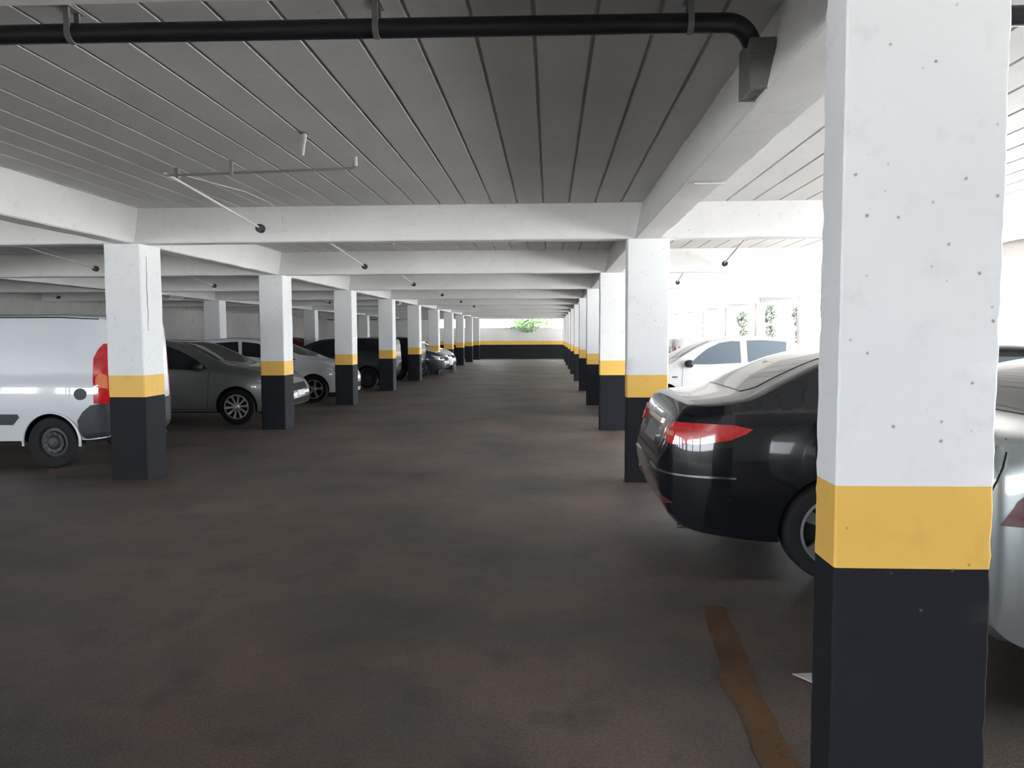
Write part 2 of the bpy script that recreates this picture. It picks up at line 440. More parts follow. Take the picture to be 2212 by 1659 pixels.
def fitting():
    root = empty('conduit_fitting', (-2.904, 7.6, 2.62))
    bm = bmesh.new(); tube(bm, [(-.12, -1.68, .2), (-.09, -1.6, .185), (-.01, -.03, .012), (0, .0, .005)], .011, 10)
    link_mesh('sloping_conduit', bm, M['conduit'], root, smooth=50)
    bm = bmesh.new()
    lathe(bm, [(.0, -.03), (.022, -.03), (.026, -.042), (.038, -.042), (.044, -.02), (.044, .02), (.036, .04), (0, .042)], seg=20)
    link_mesh('end_socket', bm, M['pipe'], root, smooth=40)['label'] = 'round black end socket'
    bm = bmesh.new(); box(bm, -.1, -.07, -1.55, -1.5, .19, .27); link_mesh('hanger', bm, M['bracket'], root)
    return root
f0 = fitting()
GF = 'black ended conduit fittings, one hung per bay'
where = {(-2.904, 0): 'largest sloping pale conduit with black end, in front of the first cross beam',
         (-2.904, 1): 'conduit fitting with black ring end under the second aisle bay',
         (-2.904, 2): 'conduit fitting with black end under the third aisle bay',
         (-2.904, 3): 'small black ended fitting under the fourth aisle bay',
         (-2.904, 4): 'small black ended fitting under the fifth aisle bay',
         (-2.904, 5): 'tiny black ended fitting farthest down the aisle ceiling',
         (-7.25, 1): 'black ended fitting above the white van, left of the cracked column',
         (-7.25, 2): 'black ended fitting on the beam above the grey sedan roof',
         (-7.25, 4): 'small black ended fitting between the second and third left-row columns',
         (-13.6, 3): 'small black ended fitting deepest above the white van roof',
         (2.68, 1): 'black ended fitting over the white sedan, right of the second right-row column',
         (2.68, 2): 'smaller black ended fitting close against the second right-row column'}
first = True
for (x, k), lb in where.items():
    o = f0 if first else copy_tree(f0)
    first = False
    o.location = (x, YK(k) - .33, 2.62)
    tag(o, lb, 'conduit fitting', GF, 'thing')
# horizontal conduit in the closest bay with its upright stub
rt = empty('ceiling_conduit', (-3.0, 5.9, 2.8)); tag(rt, 'thin pale pipe running crosswise below the ceiling planks, with short upright end', 'pipe')
bm = bmesh.new(); tube(bm, [(0, .02, .0), (1.50, -.13, .0), (1.53, -.13, .01), (1.54, -.13, .085)], [.009, .009, .010, .012], 10)
link_mesh('crosswise_pipe', bm, M['bracket'], rt, smooth=50)
bm = bmesh.new(); tube(bm, [(1.54, -.13, .02), (1.54, -.13, .088)], .014, 12); link_mesh('end_stub', bm, M['conduit'], rt, smooth=50)
bm = bmesh.new(); box(bm, .54, .56, -.06, -.03, -.015, .09); link_mesh('hanger', bm, M['bracket'], rt)
st = empty('ceiling_stub', (-1.626, 5.08, 2.89)); tag(st, 'short pale pipe stub hanging from the ceiling planks above the thin crosswise pipe', 'pipe stub')
bm = bmesh.new(); lathe(bm, [(0, 0), (.03, 0), (.03, .008), (0, .008)], seg=16)
bm.transform(Matrix.Rotation(R(-90), 4, 'X')); link_mesh('ceiling_plate', bm, M['bracket'], st, smooth=40)
bm = bmesh.new(); tube(bm, [(0, 0, -.005), (0, .0, -.05), (-.008, 0, -.09), (-.012, 0, -.15)], [.016, .012, .010, .008], 10)
link_mesh('hanging_tube', bm, M['conduit'], st, smooth=50)
wr_ = empty('ceiling_wire', (-2.98, 6.0, 2.83))
tag(wr_, 'thin loose wire beside the sloping conduit of the closest bay', 'wire')
bm = bmesh.new(); tube(bm, [(.05, .05, .0), (.25, .8, .005), (.33, 1.2, -.03), (.36, 1.45, -.10), (.3, 1.6, -.14)], .004, 6); link_mesh('wire_run', bm, M['conduit'], wr_, smooth=60)
# lamp battens
for i, (loc, sz, lb) in enumerate((((-2.39, 10.95, HC), (.15, .05, .045), 'small pale ceiling lamp box just behind the closest cross beam'),
                     ((-9.2, 18.35, HB + .0), (.07, .35, .07), 'grey batten lamp under the back-row beam, seen right of the cracked column'),
                     ((-4.5, 22.6, HB + .0), (.06, .2, .07), 'small grey lamp box under the left-row beam between third and fourth columns'))):
    o = empty('ceiling_lamp', loc); tag(o, lb, 'ceiling lamp', 'battens under the ceiling')
    bm = bmesh.new(); box(bm, -sz[0], sz[0], -sz[1], sz[1], -sz[2], 0); link_mesh('housing', bm, M['conduit'] if i == 0 else M['bracket'], o)
    bm = bmesh.new(); tube(bm, [(-sz[0] * .9, 0, -sz[2] - .014), (sz[0] * .9, 0, -sz[2] - .014)] if sz[0] > sz[1] else [(0, -sz[1] * .9, -sz[2] - .014), (0, sz[1] * .9, -sz[2] - .014)], .013, 10)
    link_mesh('tube', bm, M['conduit'], o, smooth=50)
sp = bmesh.new(); box(sp, .93, 1.125, 5.035, 5.055, HB - .012, HB - .002)
tag(link_mesh('beam_strip', sp, M['conduit']), 'thin pale strip fixed crosswise under the beam near the huge column', 'strip')

# floor marking and scrap
def ribbon(pts, w, z, name, mat):
    bm = bmesh.new(); n = len(pts); prev = None
    for i, (x, y) in enumerate(pts):
        jl = noise.noise(Vector((x * 9, y * 9, 1))) * .02; jr = noise.noise(Vector((x * 9, y * 9, 5))) * .02
        a = bm.verts.new((x - w / 2 + jl, y, z)); b = bm.verts.new((x + w / 2 + jr, y, z))
        if prev: bm.faces.new((prev[0], prev[1], b, a))
        prev = (a, b)
    return link_mesh(name, bm, mat)
ln = ribbon([(.83 + .035 * math.sin(y * 2.2) * .3 + (.10 * max(0, (y - 3.3))), y) for y in np.linspace(1.3, 4.3, 40)], .135, .003, 'floor_marking', M['yellow_line'])
tag(ln, kind='structure')
bm = bmesh.new(); vs = [bm.verts.new(p) for p in ((1.10, 3.43, .003), (1.19, 3.44, .003), (1.21, 3.36, .003), (1.17, 3.33, .004))]; bm.faces.new(vs)
r_ = bmesh.ops.extrude_face_region(bm, geom=bm.faces[:]); bmesh.ops.translate(bm, vec=(0, 0, .004), verts=[v for v in r_['geom'] if isinstance(v, bmesh.types.BMVert)])
tag(link_mesh('floor_scrap', bm, M['chip']), 'small pale scrap lying on the dark floor beside the huge column base', 'scrap')
# ------------------------------------------------------------------ cars
def interp(pts):
    """smooth monotone curve through (x, v) points"""
    xs = np.array([p[0] for p in pts], float); ys = np.array([p[1] for p in pts], float)
    h = np.diff(xs); d = np.diff(ys) / h; n = len(xs); m = np.zeros(n)
    m[0], m[-1] = d[0], d[-1]
    for i in range(1, n - 1):
        if d[i - 1] * d[i] > 0:
            w1, w2 = 2 * h[i] + h[i - 1], h[i] + 2 * h[i - 1]
            m[i] = (w1 + w2) / (w1 / d[i - 1] + w2 / d[i])
    def f(x):
        x = min(max(x, xs[0]), xs[-1]); i = min(max(int(np.searchsorted(xs, x) - 1), 0), n - 2)
        t = (x - xs[i]) / h[i]
        return ((2 * t**3 - 3 * t**2 + 1) * ys[i] + (t**3 - 2 * t**2 + t) * h[i] * m[i] + (-2 * t**3 + 3 * t**2) * ys[i + 1] + (t**3 - t**2) * h[i] * m[i + 1])
    return f

class Car:
    """x runs from the rear bumper (0) to the nose (L), y across, z up"""
    def __init__(s, **k):
        s.__dict__.update(k)
        s.ft, s.fb, s.fz = interp(s.top), interp(s.belt), interp(s.low)
        s.fw = interp(s.plan)
    def hw(s, x, z):
        W = s.fw(x) * s.W / 2; zb = s.fb(x)
        if z <= zb:
            zm = s.zmid; t = (z - zm) / max(.05, (zb - zm) if z > zm else (zm - .2))
            return W * (1 - (s.bulge if z > zm else .07) * t * t)
        e = z - zb
        return W * .965 - s.tumble * (e - .035 * (1 - math.exp(-e / .035))) - s.shoulder * (1 - math.exp(-(e / .05) ** 2))
    def body(s):
        bm = bmesh.new(); L = s.L; ns = s.ns
        u = np.linspace(0, 1, ns); xs = L * (.5 - .5 * np.cos(np.pi * u)) * .55 + L * u * .45
        extra = [s.wr - .33, s.wr + .33, s.wf - .33, s.wf + .33]
        xs = np.unique(np.concatenate([xs]))
        rows = []
        nl, nt_ = 15, 13
        for x in xs:
            zt, z0 = s.ft(x), s.fz(x)
            rc = min(s.crown, (zt - z0) * .35); ze = zt - rc
            zb = s.fb(x)
            ring = []
            w0 = s.hw(x, z0 + .03)
            for q in (0, .33, .66, .9): ring.append((w0 * q * .96, z0))
            zz = list(np.linspace(z0 + .03, ze, 22))
            for z in zz: ring.append((s.hw(x, z), z))
            yE = s.hw(x, ze)
            for a in np.linspace(0, math.pi / 2, nt_)[1:]:
                ring.append((yE * math.cos(a) ** (2 / s.sq), ze + rc * math.sin(a) ** (2 / s.sq)))
            ring[-1] = (0, zt)
            half = [bm.verts.new((x, -y, z)) for y, z in ring]
            other = [bm.verts.new((x, y, z)) for y, z in ring[1:-1]]
            rows.append(half + other[::-1])
        m = len(rows[0])
        for A, B in zip(rows, rows[1:]):
            for k in range(m): bm.faces.new((A[k], A[(k + 1) % m], B[(k + 1) % m], B[k]))
        bm.faces.new(rows[0][::-1]); bm.faces.new(rows[-1])
        bmesh.ops.recalc_face_normals(bm, faces=bm.faces)
        for f in bm.faces:
            if f.normal.z < -.8 and f.calc_center_median().z < .4: f.material_index = 1
        return bm

def boolean_cut(o, cutter):
    md = o.modifiers.new('cut', 'BOOLEAN'); md.operation = 'DIFFERENCE'; md.object = cutter; md.solver = 'EXACT'
    dg = bpy.context.evaluated_depsgraph_get(); dg.update()
    me = bpy.data.meshes.new_from_object(o.evaluated_get(dg))
    o.modifiers.clear(); o.data = me
    cm = cutter.data; bpy.data.objects.remove(cutter); bpy.data.meshes.remove(cm)
    me.polygons.foreach_set('use_smooth', [True] * len(me.polygons)); me.set_sharp_from_angle(angle=R(32))

def decal(car, name, pts, mat, view='side', sgn=-1, off=.004, cell=.05, parent=None, az=0, label=None, thick=.012):
    """a panel of real thickness laid on the body, outlined in a view of the car.
    side: pts=(x,z); top: pts=(x,y); rear/front: pts=(y,z); az: pts=(u,z), view from azimuth az (degrees, 0 = +x)"""
    bvh = car.bvh
    if view == 'side': O, U, V, Dr = Vector((0, 3 * sgn, 0)), Vector((1, 0, 0)), Vector((0, 0, 1)), Vector((0, -sgn, 0))
    elif view == 'top': O, U, V, Dr = Vector((0, 0, 3)), Vector((1, 0, 0)), Vector((0, 1, 0)), Vector((0, 0, -1))
    elif view == 'rear': O, U, V, Dr = Vector((-2, 0, 0)), Vector((0, 1, 0)), Vector((0, 0, 1)), Vector((1, 0, 0))
    elif view == 'front': O, U, V, Dr = Vector((car.L + 2, 0, 0)), Vector((0, 1, 0)), Vector((0, 0, 1)), Vector((-1, 0, 0))
    else:
        a = R(az); c = Vector((math.cos(a), math.sin(a), 0)); O = c * 9; U = Vector((-math.sin(a), math.cos(a), 0)); V = Vector((0, 0, 1)); Dr = -c
    P = [Vector(p) for p in pts]; n = len(P)
    dense = []
    for i in range(n):
        a, b = P[i], P[(i + 1) % n]; k = max(1, int((b - a).length / cell))
        dense += [a + (b - a) * j / k for j in range(k)]
    nb = len(dense)
    x0, x1 = min(p.x for p in P), max(p.x for p in P); y0, y1 = min(p.y for p in P), max(p.y for p in P)
    ins = []
    gx = np.arange(x0 + cell / 2, x1, cell); gy = np.arange(y0 + cell / 2, y1, cell)
    for gxx in gx:
        for gyy in gy:
            q = Vector((gxx, gyy)); c = False
            for i in range(nb):
                a, b = dense[i], dense[i - 1]
                if (a.y > q.y) != (b.y > q.y) and q.x < (b.x - a.x) * (q.y - a.y) / (b.y - a.y) + a.x: c = not c
            if c and min((q - d).length for d in dense) > cell * .35: ins.append(q)
    allp = dense + ins
    vs, es, fs, ov, oe, of = geometry.delaunay_2d_cdt(allp, [(i, (i + 1) % nb) for i in range(nb)], [], 1, 1e-5)
    bm = bmesh.new(); up, dn = [], []
    for v in vs:
        hit = bvh.ray_cast(O + U * v.x + V * v.y, Dr, 20)
        if hit[0] is None:
            near_ = bvh.find_nearest(O + U * v.x + V * v.y + Dr * (3 if view != 'az' else 9)); co, no = near_[0], near_[1]
        else: co, no = hit[0], hit[1]
        if no.dot(Dr) > 0: no = -no
        up.append(bm.verts.new(co + no * off)); dn.append(bm.verts.new(co - no * thick))
    for f in fs:
        try: bm.faces.new([up[i] for i in f])
        except ValueError: pass
    cnt = {}
    for f in fs:
        for i in range(len(f)):
            a, b = f[i], f[(i + 1) % len(f)]; cnt[frozenset((a, b))] = cnt.get(frozenset((a, b)), 0) + 1
    for f in fs:
        for i in range(len(f)):
            a, b = f[i], f[(i + 1) % len(f)]
            if cnt[frozenset((a, b))] == 1: bm.faces.new((up[b], up[a], dn[a], dn[b]))
    for v in [v for v in bm.verts if not v.link_faces]: bm.verts.remove(v)
    o = link_mesh(name, bm, mat, parent or car.root, smooth=35)
    if label: o['label'] = label
    return o

def seams(car, lines, mat, name='panel_gaps', sgn=-1, view='side', w=.007, parent=None, off=.0025):
    bm = bmesh.new()
    O_, U, V, Dr = (Vector((0, 3 * sgn, 0)), Vector((1, 0, 0)), Vector((0, 0, 1)), Vector((0, -sgn, 0))) if view == 'side' else \
                   ((Vector((-2, 0, 0)), Vector((0, 1, 0)), Vector((0, 0, 1)), Vector((1, 0, 0))) if view == 'rear' else
                    ((Vector((0, 0, 3)), Vector((1, 0, 0)), Vector((0, 1, 0)), Vector((0, 0, -1))) if view == 'top' else
                     (Vector((car.L + 2, 0, 0)), Vector((0, 1, 0)), Vector((0, 0, 1)), Vector((-1, 0, 0)))))
    for ln_ in lines:
        pts = []
        for a, b in zip(ln_, ln_[1:]):
            a, b = Vector(a), Vector(b); k = max(1, int((b - a).length / .05)); pts += [a + (b - a) * j / k for j in range(k)]
        pts.append(Vector(ln_[-1])); hits = []
        for p in pts:
            h = car.bvh.ray_cast(O_ + U * p.x + V * p.y, Dr, 20)
            if h[0] is not None: hits.append((h[0], h[1] if h[1].dot(Dr) < 0 else -h[1]))
        prev = None
        for i, (co, no) in enumerate(hits):
            d = (hits[min(i + 1, len(hits) - 1)][0] - hits[max(i - 1, 0)][0])
            if d.length < 1e-6: continue
            sd = d.normalized().cross(no).normalized() * w / 2
            q = [bm.verts.new(co + no * off + sd), bm.verts.new(co + no * off - sd), bm.verts.new(co - no * .002 - sd), bm.verts.new(co - no * .002 + sd)]
            if prev:
                for j in range(4): bm.faces.new((prev[j], prev[(j + 1) % 4], q[(j + 1) % 4], q[j]))
            prev = q
    if bm.faces: return link_mesh(name, bm, mat, parent or car.root)
    bm.free()

def wheel(car, x, sgn, r=.31, rim='alloy', spokes=10, w=.2, rr=.215):
    """tyre with a rim, spokes and hub as its sub-parts; outer face towards sgn*y"""
    y = sgn * (car.W / 2 * car.fw(x) - .015)
    root = bmesh.new(); o = -sgn
    lathe(root, [(rr, .012), (r - .035, 0), (r - .012, .008), (r, .035), (r, w - .035), (r - .012, w - .008), (r - .04, w), (rr, w - .01), (rr, .012)], seg=40)
    if sgn > 0: root.transform(Matrix.Scale(-1, 4, (0, 1, 0)))
    ty = link_mesh('wheel', root, M['rubber'], car.root, smooth=35, loc=(x, y, r))
    ty['label'] = 'black rubber tyre'
    bm = bmesh.new()
    if rim == 'steel':
        lathe(bm, [(rr + .004, .006), (rr - .012, .02), (rr - .02, .05), (rr * .72, .045), (rr * .66, .025), (rr * .45, .03), (rr * .36, .012), (rr * .22, .005), (0, .005)], seg=40)
        for k in range(10):
            t = 2 * math.pi * k / 10; rr_ = rr * .62
            box(bm, rr_ * math.cos(t) - .012, rr_ * math.cos(t) + .012, .018, .04, rr_ * math.sin(t) - .012, rr_ * math.sin(t) + .012)
        mt = M['steel']
    else:
        lathe(bm, [(rr + .006, .004), (rr - .006, .004), (rr - .012, .014), (rr - .016, .11), (rr * .3, .12), (0, .12)], seg=40, mat=1)
        lathe(bm, [(rr + .006, .004), (rr - .012, .003), (rr - .018, .02), (rr - .005, .03), (rr + .006, .012)], seg=40)
        lathe(bm, [(.065, .08), (.06, .02), (.045, .01), (0, .008)], seg=24)
        for k in range(spokes):
            t = 2 * math.pi * k / spokes + .1; ct, st_ = math.cos(t), math.sin(t)
            wi, wo = (.017, .024) if spokes > 6 else (.028, .04)
            A = [];
            for (rad, hw_, yf, yb2) in ((.05, wi, .015, .05), (rr * .55, wi * .95, .022, .055), (rr - .012, wo, .010, .04)):
                A.append([bm.verts.new((rad * ct - s_ * hw_ * st_, yy, rad * st_ + s_ * hw_ * ct)) for s_, yy in ((-1, yf), (1, yf), (1, yb2), (-1, yb2))])
            for p, q in zip(A, A[1:]):
                for j in range(4): bm.faces.new((p[j], p[(j + 1) % 4], q[(j + 1) % 4], q[j]))
            bm.faces.new(A[0]); bm.faces.new(A[-1])
        mt = M['alloy']
    if sgn > 0: bm.transform(Matrix.Scale(-1, 4, (0, 1, 0)))
    ri = link_mesh('rim', bm, [mt, M['under']], ty, smooth=35)
    ri['label'] = 'black steel rim' if rim == 'steel' else 'silver spoked rim'
    bm = bmesh.new(); lathe(bm, [(.034, .012), (.03, .0), (0, -.002)], seg=20)
    if sgn > 0: bm.transform(Matrix.Scale(-1, 4, (0, 1, 0)))
    link_mesh('hub_cap', bm, mt if rim == 'steel' else M['chrome'], ty, smooth=40)
    return ty

def mirror(car, x, z, sgn, mat, sz=(.10, .095, .07)):
    h = car.bvh.ray_cast(Vector((x, 3 * sgn, z)), Vector((0, -sgn, 0)), 6)
    y = h[0].y if h[0] else sgn * car.W / 2
    bm = bmesh.new(); bmesh.ops.create_icosphere(bm, subdivisions=3, radius=1)
    for v in bm.verts:
        v.co = Vector((math.copysign(abs(v.co.x) ** .7, v.co.x) * sz[0] * (.55 if v.co.x < 0 else 1), v.co.y * sz[1], math.copysign(abs(v.co.z) ** .8, v.co.z) * sz[2]))
    bmesh.ops.translate(bm, vec=(x, y + sgn * .085, z + .01), verts=bm.verts)
    tube(bm, [(x, y - sgn * .02, z - .03), (x, y + sgn * .09, z - .02)], .018, 8)
    link_mesh('side_mirror', bm, mat, car.root, smooth=60)

def handle(car, x, z, sgn, mat):
    h = car.bvh.ray_cast(Vector((x, 3 * sgn, z)), Vector((0, -sgn, 0)), 6)
    if h[0] is None: return
    y = h[0].y; bm = bmesh.new()
    tube(bm, [(x - .085, y, z), (x - .07, y + sgn * .028, z), (x + .07, y + sgn * .028, z), (x + .085, y, z)], [.008, .011, .011, .008], 8)
    link_mesh('door_handle', bm, mat, car.root, smooth=50)

def make_car(name, label, loc, rz, paint, spec, cat='car'):
    car = Car(**spec)
    car.root = empty(name, loc, rz); tag(car.root, label, cat, 'parked cars')
    bm = car.body()
    body = link_mesh('body', bm, [paint, M['under']], car.root, smooth=32)
    # wheel arches
    cb = bmesh.new()
    for x in (car.wr, car.wf):
        for sg in (-1, 1):
            y = sg * car.W / 2
            tube(cb, [(x, y + sg * .12, car.r + .01), (x, y - sg * .30, car.r + .01)], car.r + car.arch, 40, mat=0)
    bmesh.ops.recalc_face_normals(cb, faces=cb.faces)
    me = bpy.data.meshes.new('cutter'); cb.to_mesh(me); cb.free(); me.materials.append(M['under']); me.materials.append(M['under'])
    for p in me.polygons: p.material_index = 1
    cut = bpy.data.objects.new('cutter', me); COL.objects.link(cut); cut.parent = car.root
    bpy.context.view_layer.update()
    # raycast tree from the uncut body in local space
    car.bvh = BVHTree.FromPolygons([v.co.copy() for v in body.data.vertices], [tuple(p.vertices) for p in body.data.polygons])
    boolean_cut(body, cut)
    car.bodyobj = body
    for x in (car.wr, car.wf):
        for sg in (-1, 1): wheel(car, x, sg, car.r, car.rim, car.spokes, rr=car.rr)
    return car

def mid(a, b, t): return a + (b - a) * t
PLAN = lambda L, f=.80, r=.80: [(0, r * .80), (.03, r * .92), (.10, r + .05), (.28, (1 + r) / 2 + .045), (.7, .985), (1.4, 1), (L - 1.5, 1), (L - .8, .985), (L - .35, (1 + f) / 2 + .03), (L - .12, f + .03), (L - .03, f * .9), (L, f * .74)]

# ---- black sedan: boot towards the aisle
SP = dict(bulge=.035, L=4.55, W=1.74, ns=96, zmid=.62, shoulder=.012, tumble=.40, crown=.052, sq=2.9, r=.315, arch=.035, wr=1.075, wf=3.65, rim='alloy', spokes=5, rr=.215,
          top=[(0, .70), (.015, .76), (.05, .86), (.10, 1.0), (.14, 1.085), (.20, 1.115), (.36, 1.135), (.52, 1.16), (.8, 1.285), (1.05, 1.385), (1.3, 1.445), (1.7, 1.485), (2.2, 1.49), (2.6, 1.455), (3.0, 1.31), (3.35, 1.10), (3.6, 1.01), (4.2, .90), (4.42, .76), (4.55, .62)],
          belt=[(0, .9), (.5, 1.02), (1.2, 1.03), (2.2, .98), (3.4, .93), (4.55, .8)],
          low=[(0, .58), (.02, .50), (.07, .38), (.16, .30), (.35, .25), (.7, .21), (3.9, .2), (4.3, .24), (4.55, .34)],
          plan=PLAN(4.55, .80, .80))
c = make_car('black_sedan', 'glossy black sedan, boot facing the aisle, between two right-row columns', (.70, 5.60, 0), 0, M['p_black'], SP)
for sg in (-1, 1):
    decal(c, 'window', [(1.16, 1.10), (1.30, 1.19), (1.52, 1.30), (1.78, 1.375), (1.92, 1.395), (2.0, 1.07), (1.5, 1.07)], M['glass'], sgn=sg)
    decal(c, 'window', [(2.08, 1.065), (2.02, 1.398), (2.35, 1.395), (2.62, 1.34), (2.95, 1.18), (3.12, 1.05)], M['glass_blue'], sgn=sg)  # lighter than the rear pane: reflection put into the glass colour
    seams(c, [[(1.40, 1.04), (1.38, .72), (1.30, .62)], [(2.04, 1.04), (2.0, .5), (1.98, .27)], [(3.12, 1.0), (3.1, .5), (3.05, .27)], [(1.38, .30), (3.05, .27)]], M['under'], sgn=sg)
    handle(c, 1.62, .93, sg, M['p_black']); handle(c, 2.35, .91, sg, M['p_black'])
    mirror(c, 3.0, 1.02, sg, M['p_black'])
decal(c, 'rear_window', [(.56, -.48), (.56, .48), (.64, .56), (1.16, .47), (1.22, 0), (1.16, -.47), (.64, -.56)], M['glass'], view='top')
decal(c, 'windshield', [(2.72, -.5), (2.68, 0), (2.72, .5), (3.28, .66), (3.42, 0), (3.28, -.66)], M['glass'], view='top')
# tail lamps wrap the corner: viewed from the rear quarter
def quarter(x, y, az):
    a = R(az); return x * -math.sin(a) + y * math.cos(a)
for sg in (-1, 1):
    az = 180 - sg * -38
    az = 180 + 48 if sg < 0 else 180 - 48
    def q(x, y, z): return (quarter(x, sg * y, az), z)
    lamp = decal(c, 'tail_lamp', [q(.10, .50, .955), q(.13, .62, .985), q(.26, .78, .985), q(.42, .84, .98), q(.54, .85, .955), q(.50, .85, .925), q(.40, .85, .885), q(.24, .80, .855), q(.12, .66, .845), q(.08, .52, .875)], M['redlens'], view='az', az=az, off=.010, cell=.03)
    decal(c, 'lamp_lens', [q(.09, .55, .905), q(.12, .68, .895), q(.13, .68, .925), q(.10, .55, .935)], M['amber'], view='az', az=az, off=.013, cell=.03, parent=lamp, label='small pale pink lens inside the lamp')
    decal(c, 'bumper_trim', [q(.02, .30, .672), q(.06, .60, .665), q(.22, .77, .66), q(.45, .85, .655), q(.45, .85, .643), q(.22, .77, .648), q(.06, .60, .653), q(.02, .30, .660)], M['chrome'], view='az', az=az, off=.010, cell=.02)
    decal(c, 'bumper_reflector', [q(.05, .45, .50), q(.09, .62, .495), q(.14, .68, .47), q(.09, .62, .455), q(.05, .45, .46)], M['darkred'], view='az', az=az, off=.008, cell=.03)
decal(c, 'number_plate', [(-.22, .80), (.22, .80), (.22, .92), (-.22, .92)], M['plate_dark'], view='rear', off=.006)
seams(c, [[(-.70, 1.06), (-.62, .80), (-.5, .74), (.5, .74), (.62, .80), (.70, 1.06)]], M['under'], view='rear')
decal(c, 'plate_garnish', [(-.30, .935), (.30, .935), (.30, .965), (-.30, .965)], M['chrome'], view='rear', off=.010)
bm = bmesh.new(); tube(bm, [(.16, -.45, .255), (.34, -.45, .25)], .022, 14); link_mesh('exhaust_tip', bm, M['chrome'], c.root, smooth=50)

# ---- silver sedan beyond the huge column
SS = dict(SP); SS.update(L=4.4, W=1.60, wr=.95, wf=3.5, top=[(0, .72), (.012, .86), (.04, 1.0), (.07, 1.10), (.13, 1.155), (.25, 1.165), (.36, 1.18), (.6, 1.33), (.85, 1.41), (1.2, 1.455), (1.9, 1.48), (2.4, 1.44), (2.9, 1.25), (3.2, 1.06), (3.9, .95), (4.3, .76), (4.4, .62)],
          plan=PLAN(4.4, .8, .88), belt=[(0, .95), (.4, 1.10), (1.2, 1.06), (3.2, .95), (4.4, .8)])
c = make_car('silver_sedan', 'silver grey sedan tail showing at the picture edge beyond the huge column', (1.66, 3.75, 0), 0, M['p_silver'], SS)
for sg in (-1, 1):
    az = 180 + 52 if sg < 0 else 180 - 52
    def q(x, y, z): return (quarter(x, sg * y, az), z)
    decal(c, 'window', [(.62, 1.19), (.80, 1.30), (1.2, 1.38), (1.55, 1.40), (1.55, 1.14), (.9, 1.15)], M['glass_blue'], sgn=sg)
    decal(c, 'window', [(1.65, 1.12), (1.63, 1.40), (2.2, 1.38), (2.7, 1.2), (2.9, 1.05)], M['glass'], sgn=sg)
    lm = decal(c, 'tail_lamp', [q(.08, .75, .80), q(.30, .80, .80), q(.40, .80, .82), q(.40, .80, .985), q(.23, .79, .985), q(.13, .77, .90)], M['darkred'], view='az', az=az, off=.008, cell=.04)
    decal(c, 'lamp_lens', [q(.25, .79, .93), q(.38, .80, .93), q(.38, .80, .965), q(.28, .79, .965)], M['lamp'], view='az', az=az, off=.012, cell=.03, parent=lm, label='clear upper lens of the tail lamp')
    seams(c, [[(.18, .74), (.35, .73), (.62, .66)], [(.14, 1.13), (.05, .86)]], M['under'], sgn=sg)
decal(c, 'rear_window', [(.40, -.5), (.40, .5), (.9, .45), (.9, -.45)], M['glass'], view='top')
decal(c, 'bumper_apron', [(-.66, .36), (.66, .36), (.60, .46), (-.60, .46)], M['darkplastic'], view='rear', off=.006)

# ---- white sedan on the right, nose towards the aisle (rotated half a turn)
SW = dict(SP); SW.update(L=4.25, W=1.70, wr=.80, wf=3.32, rim='alloy', spokes=8, rr=.2, r=.30,
          top=[(0, .72), (.02, .86), (.06, 1.0), (.12, 1.06), (.35, 1.10), (.50, 1.14), (.75, 1.32), (.98, 1.42), (1.35, 1.485), (1.85, 1.50), (2.25, 1.475), (2.6, 1.37), (2.95, 1.19), (3.2, 1.03), (3.7, .93), (4.05, .82), (4.2, .68), (4.25, .58)],
          belt=[(0, .9), (.6, 1.04), (1.5, 1.0), (3.0, .94), (4.25, .8)], plan=PLAN(4.25, .8, .8), tumble=.34)
c = make_car('white_sedan', 'white compact sedan with blue-grey windows parked right, behind the black sedan', (5.42, 14.95, 0), math.pi, M['p_offwhite'], SW)
for sg in (-1, 1):
    decal(c, 'window', [(1.92, 1.01), (1.92, 1.405), (2.08, 1.41), (2.30, 1.375), (2.52, 1.27), (2.68, 1.15), (2.86, .985), (2.5, .985)], M['glass_blue'], sgn=sg)
    decal(c, 'window', [(1.80, 1.025), (1.80, 1.42), (1.50, 1.425), (1.20, 1.405), (1.08, 1.39), (1.10, 1.20), (1.22, 1.10), (1.45, 1.03)], M['glass_blue'], sgn=sg)
    seams(c, [[(1.86, 1.0), (1.88, .6), (1.86, .28)], [(2.98, .95), (3.0, .6), (2.92, .28)], [(1.02, 1.38), (1.05, 1.0), (1.16, .6), (1.24, .45)], [(1.86, .28), (2.92, .28)]], M['under'], sgn=sg, w=.006)
    handle(c, 2.08, .855, sg, M['darkplastic']); handle(c, 1.35, .87, sg, M['darkplastic'])
    mirror(c, 2.86, .99, sg, M['darkplastic'])
    decal(c, 'headlamp', [(3.75, .66), (4.05, .62), (4.10, .74), (3.95, .82), (3.72, .82)], M['lamp'], sgn=sg)
    decal(c, 'side_marker', [(3.08, .74), (3.18, .74), (3.18, .77), (3.08, .77)], M['chrome'], sgn=sg)
decal(c, 'windshield', [(2.46, -.56), (2.38, 0), (2.46, .56), (3.00, .75), (3.16, 0), (3.00, -.75)], M['glass_blue'], view='top')
decal(c, 'rear_window', [(.52, -.5), (.52, .5), (.92, .48), (.92, -.48)], M['glass_blue'], view='top')

